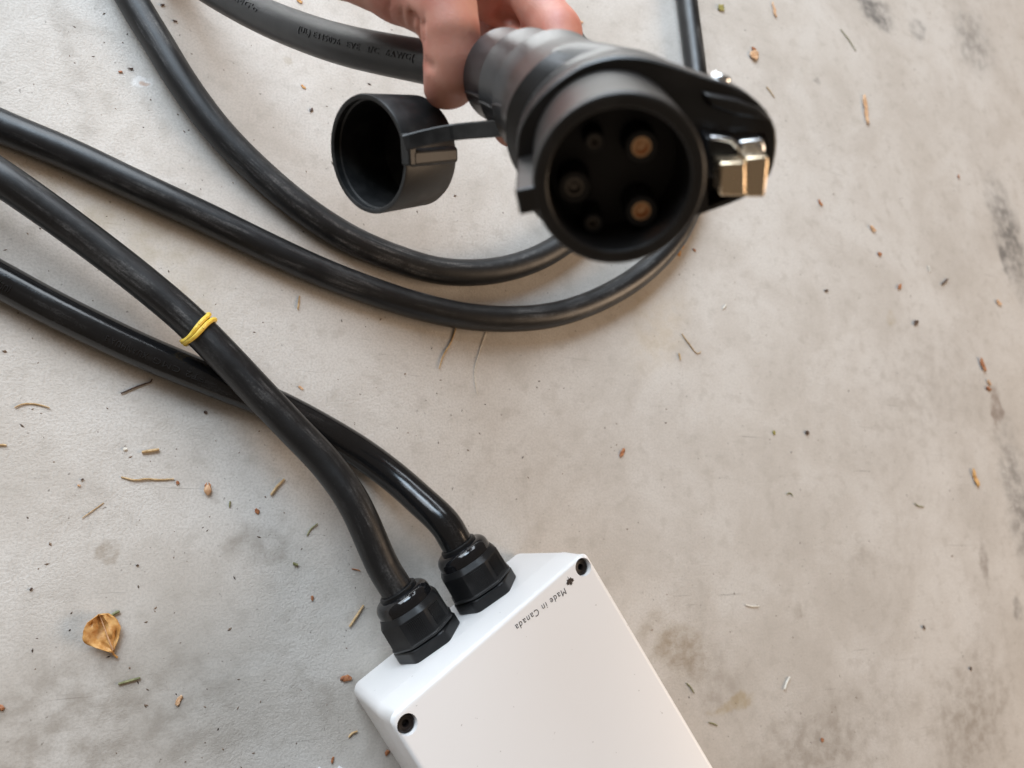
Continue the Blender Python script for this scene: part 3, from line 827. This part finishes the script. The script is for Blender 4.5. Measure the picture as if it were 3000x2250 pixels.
# thumbnail on the thumb's far right side
tn = (RW @ Vector((.80, .05, -.55))).normalized(); td = (PX(1308, 262, .292) - PX(1322, 170, .287)).normalized(); tt = td.cross(tn).normalized()
ctr = PX(1318, 222, .290) ; secs = []
V = []; Fc = []
for i in range(7):
    for j in range(7):
        x = (i / 6 - .5) * 2; y = (j / 6 - .5) * 2; a = x * .75
        V.append(ctr + (tn * math.cos(a) + tt * math.sin(a)) * (.0100) + td * (y * .0062 * (1 - .18 * x * x)))
for i in range(6):
    for j in range(6): Fc.append((i * 7 + j, (i + 1) * 7 + j, (i + 1) * 7 + j + 1, i * 7 + j + 1))
nail = mesh_obj('thumb_nail', V, Fc, M['nail'], hand); sol = nail.modifiers.new('thick', 'SOLIDIFY'); sol.thickness = .0006

# ------------------------------------------------------------------ debris on the floor
MM = {'orange': 'orange_leaf', 'brown': 'brown_leaf', 'tan': 'tan_leaf', 'straw': 'straw', 'green': 'green_straw', 'dark': 'dark_bit', 'fibre': 'fibre', 'olive': 'olive', 'white': 'paper'}
def rnd(a, b): return random.uniform(a, b)
def straw(pts, w, col, label, name='dry_stalk', cat='stalk', group='dry stalks on the floor'):
    r = w * .5e-3
    P = [FL(x, y, r * 1.02) for x, y in pts]
    n = len(P)
    P = [p + zz * (.0004 * abs(math.sin(2.2 * i + x_))) for i, (p, x_) in enumerate(zip(P, [pts[0][0]] * n))]
    path = catmull(P, max(.0012, (P[-1] - P[0]).length / 14)); m = len(path)
    R = [r * (.75 + .35 * math.sin(3.1 * i / m + .3)) for i in range(m)]
    V, Fc, _ = tube(path, R, 7)
    o = mesh_obj(name, V, Fc, M[MM[col]], None, origin=FL(*pts[0]))
    props(o, label, cat, group)
def chip(x, y, Lp, Wp, ang, col, label, name='leaf_fragment', cat='leaf bit', group='leaf scraps on the floor', curl=.5, lift=.25):
    """curled scrap: Lp x Wp photo pixels, long axis at ang degrees in the picture"""
    c = FL(x, y); a = math.radians(ang)
    d = (FL(x + 10 * math.cos(a), y - 10 * math.sin(a)) - c); pm = d.length / 10; d.normalize(); s = zz.cross(d)
    L = Lp * pm; W = Wp * pm; V = []; Fc = []; n, m = 9, 6; sd_ = x * .37 + y * .11
    for i in range(n):
        t_ = i / (n - 1); prof = math.sin(math.pi * (.08 + .84 * t_)) ** .65
        for j in range(m):
            q = (j / (m - 1) - .5) * 2
            nz = noise.noise(Vector((t_ * 3 + sd_, q * 1.3, 0))); jag = noise.noise(Vector((t_ * 5 + sd_, 4.0 if q > 0 else 9.0, 2)))
            off = .25 * W * noise.noise(Vector((t_ * 2.2 + sd_, 7, 5)))
            h = W * (.10 * curl * q * q + .28 * nz + .30 * (1 - abs(q)) * (.6 + .4 * math.sin(sd_))) + lift * L * .10 * (2 * t_ - 1) ** 2
            V.append(c + d * ((t_ - .5) * L + .10 * L * jag * (1 if t_ > .5 else -1) * abs(q)) + s * (q * W * .5 * prof * (1 + .55 * jag) + off) + zz * h)
    zmin = min(p.z for p in V); V = [p - zz * (zmin - .0003) for p in V]
    for i in range(n - 1):
        for j in range(m - 1): Fc.append((i * m + j, (i + 1) * m + j, (i + 1) * m + j + 1, i * m + j + 1))
    o = mesh_obj(name, V, Fc, M[MM[col]], None, origin=c, sharp=70)
    sol = o.modifiers.new('thick', 'SOLIDIFY'); sol.thickness = .00035; sol.offset = 1
    props(o, label, cat, group); return o

# the big orange leaf, bottom left: heart outline, crumpled, with a stem
lc = FL(313, 1852); ld = (FL(338, 1905) - FL(300, 1805)); LL = ld.length * 1.1; ld.normalize(); ls = zz.cross(ld)
lt = thing('dry_leaf', lc, 'crumpled orange heart-shaped dry leaf with a stem on the concrete at lower left', 'leaf')
V = []; Fc = []; n, m = 15, 13
for i in range(n):
    t_ = i / (n - 1); wv = (math.sin(math.pi * min(1, t_ * 1.0) ** .62) ** .8) * .62 * (1 - .12 * math.sin(9 * t_)) + .02
    for j in range(m):
        q = (j / (m - 1) - .5) * 2
        cz = noise.noise(Vector((t_ * 4, q * 3, .3))) * .0030 + .0012 * abs(q) + .0022 * abs(math.sin(2.6 * q + 2.2 * t_)) * (1 - .6 * t_) - .0016 * q
        ww = wv * (.80 if q > 0 else 1.18) * (1 + .10 * noise.noise(Vector((t_ * 6, 5 if q > 0 else 9, 1))))
        V.append(lc + ld * ((t_ - .5) * LL) + ls * (q * ww * LL * .62) + zz * (.0030 + cz))
zmin = min(p.z for p in V); V = [p - zz * (zmin - .0005) for p in V]
for i in range(n - 1):
    for j in range(m - 1): Fc.append((i * m + j, (i + 1) * m + j, (i + 1) * m + j + 1, i * m + j + 1))
o = mesh_obj('blade', V, Fc, M['orange_leaf'], lt, sharp=60); so = o.modifiers.new('thick', 'SOLIDIFY'); so.thickness = .0003; so.offset = 1
V, Fc, _ = tube([lc + ld * (LL * .42) + zz * .0024, lc + ld * (LL * .55) - ls * .0006 + zz * .0018, lc + ld * (LL * .68) + ls * .0004 + zz * .0012], [.0006, .0005, .0006], 8)
mesh_obj('stem', V, Fc, M['orange_leaf'], lt)
V, Fc, _ = tube([lc + ld * (LL * q) + zz * (.0042 + .0006 * math.sin(8 * q)) for q in (-.42, -.25, -.05, .15, .35, .45)], [.0002, .0003, .0004, .0004, .0005, .0005], 6)
mesh_obj('midrib', V, Fc, M['tan_leaf'], lt)

Z6 = lambda x, y: (x * .5726, 1300 + y * .5726)
Z4 = lambda x, y: (x * .4069, 700 + y * .4069)
Z7 = lambda x, y: (1900 + x * .663, y * .663)
Z8 = lambda x, y: (1800 + x * .693, 1100 + y * .693)
Z5 = lambda x, y: (x * .452, y * .452)
for pts, w, col, lab in (
  ([Z6(620, 170), Z6(690, 186), Z6(750, 180), Z6(810, 184), Z6(890, 180)], 1.0, 'straw', 'longest wavy tan stalk on the floor left of the white box'),
  ([Z6(1385, 262), Z6(1420, 216), Z6(1455, 180)], 1.5, 'straw', 'short thick tan stick left of the crossing cables'),
  ([Z6(725, 43), Z6(770, 36), Z6(814, 29)], 1.7, 'straw', 'short tan stick below the yellow rubber band, above the long wavy stalk'),
  ([Z6(1788, 936), Z6(1825, 880), Z6(1860, 826)], 1.5, 'straw', 'straight tan stick just left of the cable glands'),
  ([Z6(605, 1229), Z6(660, 1214), Z6(718, 1197)], 1.3, 'green', 'dull green stick below the orange heart-shaped leaf'),
  ([Z6(560, 886), Z6(590, 866), Z6(612, 856)], 1.5, 'green', 'short green stem touching the tip above the orange heart-shaped leaf'),
  ([Z6(1570, 470), Z6(1590, 436), Z6(1625, 408)], .9, 'green', 'thin green blade beside the left gland cable'),
  ([Z6(1174, 325), Z6(1177, 294)], .9, 'green', 'tiny green blade between the tan seed and the red crumb'),
  ([Z6(1784, 1502), Z6(1800, 1482), Z6(1828, 1470)], 1.2, 'straw', 'small curved straw beside the bottom left of the white box'),
  ([Z6(420, 380), Z6(470, 345), Z6(530, 302)], .5, 'straw', 'faint thin hair above the round brown stain'),
  ([Z4(105, 1214), Z4(160, 1190), Z4(230, 1186), Z4(300, 1198), Z4(357, 1217)], .8, 'straw', 'thin arched straw near the left edge below the glossy cable'),
  ([Z4(870, 1113), Z4(980, 1066), Z4(1060, 1038), Z4(1085, 1030), Z4(1096, 1008)], .9, 'dark', 'dark bent twig just below the glossy cable'),
  ([Z4(2143, 507), Z4(2150, 455), Z4(2156, 410)], .9, 'straw', 'short upright straw below the middle cable'),
  ([Z4(-20, 1484), Z4(20, 1482), Z4(46, 1486)], 1.0, 'straw', 'straw bit cut off by the left edge'),
  ([(1336, 960), (1322, 1000), (1298, 1042), (1286, 1080)], 1.0, 'straw', 'curved tan straw below the loop of the middle cable'),
  ([(1428, 963), (1408, 1020), (1390, 1085), (1392, 1120), (1398, 1153)], .5, 'fibre', 'long pale hair below the loop of the middle cable'),
  ([(1395, 955), (1412, 957), (1428, 964)], .5, 'straw', 'tiny straw at the lower edge of the cable loop'),
  ([Z7(848, 130), Z7(880, 172), Z7(916, 226)], .9, 'green', 'long thin grey-green stalk in the upper right'),
  ([Z7(520, 384), Z7(535, 402), Z7(556, 432)], 1.0, 'straw', 'small forked straw right of the connector'),
  ([Z7(146, 1475), Z7(175, 1515), Z7(215, 1562), Z7(231, 1553)], .9, 'straw', 'hooked straw below and right of the cable loop'),
  ([Z7(134, 1560), Z7(140, 1590)], 1.3, 'straw', 'tiny straw stub left of the hooked straw'),
  ([Z7(328, 1366), Z7(342, 1346)], 1.0, 'fibre', 'tiny white fibre below the connector'),
  ([Z7(1236, 1175), Z7(1242, 1200)], 1.2, 'fibre', 'small white fibre on the right side of the floor'),
  ([Z7(1296, 1257), Z7(1310, 1245), Z7(1322, 1232)], 1.9, 'dark', 'dark curled stalk on the right side of the floor'),
  ([Z8(718, 1327), Z8(728, 1300), Z8(741, 1274)], 1.5, 'fibre', 'white curved fibre on the floor right of the box'),
  ([Z8(554, 969), Z8(580, 976), Z8(610, 975)], 1.1, 'fibre', 'pale curved straw right of the box'),
  ([Z8(728, 503), Z8(738, 496), Z8(750, 503), Z8(753, 512)], .8, 'green', 'tiny hooked hair in the middle of the right floor'),
  ([Z8(1268, 541), Z8(1285, 552), Z8(1308, 555)], 1.0, 'green', 'thin curved hair left of the orange curled scrap'),
  ([Z8(304, 1300), Z8(320, 1316), Z8(336, 1342)], .9, 'green', 'thin green blade beside the box on the brown stain'),
  ([Z8(398, 1466), Z8(420, 1472), Z8(434, 1480)], .9, 'green', 'thin olive stalk near the bottom beside the box'),
  ([Z6(1800, 640), Z6(1820, 643), Z6(1842, 650)], .7, 'brown', 'reddish hair close to the left gland cable'),
  ([(1612, 35), (1690, 62)], .6, 'straw', 'thin straw behind the hand'),
  ([Z6(1500, 610), Z6(1512, 618), Z6(1524, 620)], 1.6, 'green', 'tiny olive stub on the floor left of the glands'),
):
    straw(pts, w, col, lab)
for (p, L, W_, a_, col, lab) in (
  (Z7(956, 486), 84, 17, 98, 'tan', 'long slim rolled tan leaf in the upper right'),
  (Z7(553, 46), 44, 10, 105, 'tan', 'slim tan leaf near the top edge right of the upright cable'),
  (Z7(463, 247), 24, 18, 20, 'tan', 'tan triangular leaf scrap right of the upright cable'),
  (Z7(463, 218), 13, 9, 160, 'brown', 'small brown crumb above the triangular scrap'),
  (Z7(318, 38), 17, 13, 30, 'olive', 'green crumb near the top edge'),
  (Z7(126, 1092), 54, 27, 75, 'orange', 'smooth orange leaf peeking out below the connector'),
  (Z7(201, 1106), 12, 6, 140, 'brown', 'orange-brown crumb beside the leaf below the connector'),
  (Z7(756, 897), 22, 9, 115, 'brown', 'slim brown scrap right of the metal latch'),
  (Z7(987, 1012), 20, 13, 140, 'tan', 'tan scrap in the middle of the right floor'),
  (Z7(1018, 1124), 10, 8, 0, 'brown', 'tiny brown crumb below the tan scrap'),
  (Z7(1105, 1268), 15, 8, 55, 'brown', 'small red-brown crumb left of the dark curled stalk'),
  (Z7(1543, 1338), 18, 12, 140, 'tan', 'pale tan scrap near the right edge'),
  (Z7(1471, 1613), 40, 17, 115, 'brown', 'twisted orange-brown scrap near the right edge'),
  (Z7(1177, 1427), 15, 9, 45, 'dark', 'dark brown crumb in the middle of the right floor'),
  (Z7(1368, 783), 14, 7, 100, 'brown', 'small brown scrap beside the dark smudge'),
  (Z7(783, 1285), 10, 4, 5, 'dark', 'small dark sliver on the right floor'),
  (Z8(1580, 30), 17, 12, 120, 'tan', 'tan crumb at the top of the brown oval stain'),
  (Z8(1577, 56), 15, 8, 150, 'brown', 'brown crumb on the brown oval stain'),
  (Z8(1521, 432), 54, 17, 105, 'orange', 'curled bright orange scrap near the right edge'),
  (Z8(31, 327), 28, 11, 65, 'brown', 'slim red-brown scrap at the centre of the floor'),
  (Z8(673, 242), 12, 10, 90, 'olive', 'olive crumb left of the round dark seed'),
  (Z8(812, 242), 10, 9, 0, 'dark', 'round dark seed on the right floor'),
  (Z8(877, 1540), 8, 8, 0, 'brown', 'tiny red crumb near the bottom right'),
  (Z8(1503, 1238), 10, 8, 120, 'dark', 'dark crumb near the lower right edge'),
  (Z8(1304, 1064), 10, 7, 130, 'dark', 'dark crumb right of the white curved fibre'),
  (Z6(916, 1311), 34, 15, 62, 'tan', 'pointed tan leaf scrap below the green stick'),
  (Z6(1768, 1200), 34, 17, 5, 'brown', 'red-brown scrap beside the corner of the white box'),
  (Z6(3, 1350), 24, 22, 20, 'brown', 'brown scrap cut off by the left edge'),
  (Z6(1700, 1616), 20, 8, 75, 'brown', 'slim brown scrap near the bottom edge left of the box'),
  (Z6(1597, 790), 14, 8, 100, 'brown', 'red crumb left of the cable glands'),
  (Z6(1315, 344), 16, 12, 140, 'brown', 'red-brown crumb below the thick tan stick'),
  (Z6(908, 198), 10, 8, 90, 'brown', 'tiny red crumb at the end of the long wavy stalk'),
  (Z6(160, 743), 10, 8, 30, 'dark', 'dark crumb left of the round brown stain'),
  (Z6(702, 622), 8, 5, 20, 'dark', 'small dark crumb right of the round brown stain'),
  (Z6(640, 28), 12, 9, 20, 'fibre', 'pale pebble left of the short tan stick'),
  (Z6(422, 183), 9, 6, 20, 'dark', 'dark crumb left of the long wavy stalk'),
  (Z6(404, 214), 9, 7, 0, 'tan', 'tan crumb left of the long wavy stalk'),
  (Z4(1480, 1247), 9, 8, 0, 'dark', 'round dark crumb below the crossing cables'),
  (Z4(2165, 1072), 16, 7, 150, 'tan', 'tan scrap touching the glossy cable after the crossing'),
  (Z5(845, 447), 16, 5, 0, 'dark', 'dark sliver between the two upper left cables'),
  (Z5(780, 467), 12, 6, 0, 'brown', 'red-brown crumb between the two upper left cables'),
  (Z5(1967, 565), 16, 9, 130, 'orange', 'small orange scrap below the lettered cable'),
  (Z5(1940, 8), 18, 12, 150, 'orange', 'small orange scrap at the top edge above the lettered cable'),
  (Z5(2018, 715), 12, 7, 60, 'dark', 'dark crumb left of the dust cap'),
  ((1690, 63), 34, 7, 165, 'tan', 'thin dry leaf edge between the hand and the upright cable'),
  (Z5(1053, 36), 12, 5, 10, 'dark', 'dark sliver beside the upper left cable near the top edge'),
  (Z5(1135, 140), 14, 5, 165, 'dark', 'small dark sliver right of the upper left cable'),
  ((1133, 2204), 17, 13, 60, 'brown', 'brown scrap tucked against the side of the white box'),
):
    chip(p[0], p[1], L, W_, a_, col, lab)
# winged seed
sc = FL(*Z6(1062, 232)); sx_ = (FL(*Z6(1062, 200)) - FL(*Z6(1062, 264))); sL = sx_.length; sx_.normalize(); sy_ = zz.cross(sx_)
seed = thing('seed_pod', sc, 'tan oval seed with two pointed tips on the floor left of the cables', 'seed')
V, Fc = capped(sc - sx_ * (sL * .5) + zz * .0022, sx_, sy_, [(sL * q * .85, max(.0002, .0021 * math.sin(math.pi * min(.97, max(.03, q))) ** .7)) for q in [k / 10 for k in range(11)]], 16)
V = [Vector((p.x, p.y, .0002 + p.z * .62)) for p in V]
zmin = min(p.z for p in V); V = [p - zz * (zmin - .0001) for p in V]; mesh_obj('kernel', V, Fc, M['tan_leaf'], seed)
for s_ in (-1, 1):
    V, Fc, _ = tube([sc + sx_ * (sL * .12) + sy_ * (.0013 * s_) + zz * .0011, sc + sx_ * (sL * .30) + sy_ * (.0013 * s_) + zz * .0012, sc + sx_ * (sL * .52) + sy_ * (.0004 * s_) + zz * .0010], [.0003, .0005, .0002], 8)
    mesh_obj('bract', V, Fc, M['brown_leaf'], seed)
# white paper at the bottom edge: two torn corners of one sheet
pts = [(905, 2330), (925, 2262), (934, 2244), (952, 2258), (962, 2263), (978, 2262), (993, 2242), (1012, 2254), (1030, 2272), (1060, 2330)]
pp_ = [FL(x, y) for x, y in pts]
V, Fc = loft([[p + zz * .0006 for p in pp_], [p + zz * .0012 for p in pp_]])
pap = mesh_obj('paper_scrap', V, Fc, M['paper'], None, False, origin=pp_[0]); props(pap, 'white paper with two corners peeking in at the bottom edge', 'paper')
# uncountable grit: one object
V = []; Fc = []
for k in range(480):
    x, y = rnd(-40, 3040), rnd(-40, 2290); c = FL(x, y); r = rnd(.00022, .00062) * (1 + (random.random() > .95) * .8)
    a = rnd(0, 6.3); el = rnd(1, 2.6); d = Vector((math.cos(a), math.sin(a), 0)); s = zz.cross(d); o_ = len(V)
    for q in ((-el, 0), (0, -.8), (el, .2), (0, .9)): V.append(c + d * (q[0] * r) + s * (q[1] * r) + zz * .00005)
    V.append(c + zz * (r * .9) + d * rnd(-r, r) * .4)
    Fc += [(o_ + i, o_ + (i + 1) % 4, o_ + 4) for i in range(4)]
gr = mesh_obj('grit', V, Fc, M['grit'], None, False); props(gr, 'fine dark grit and crumbs scattered over the concrete', 'grit', None, 'stuff')
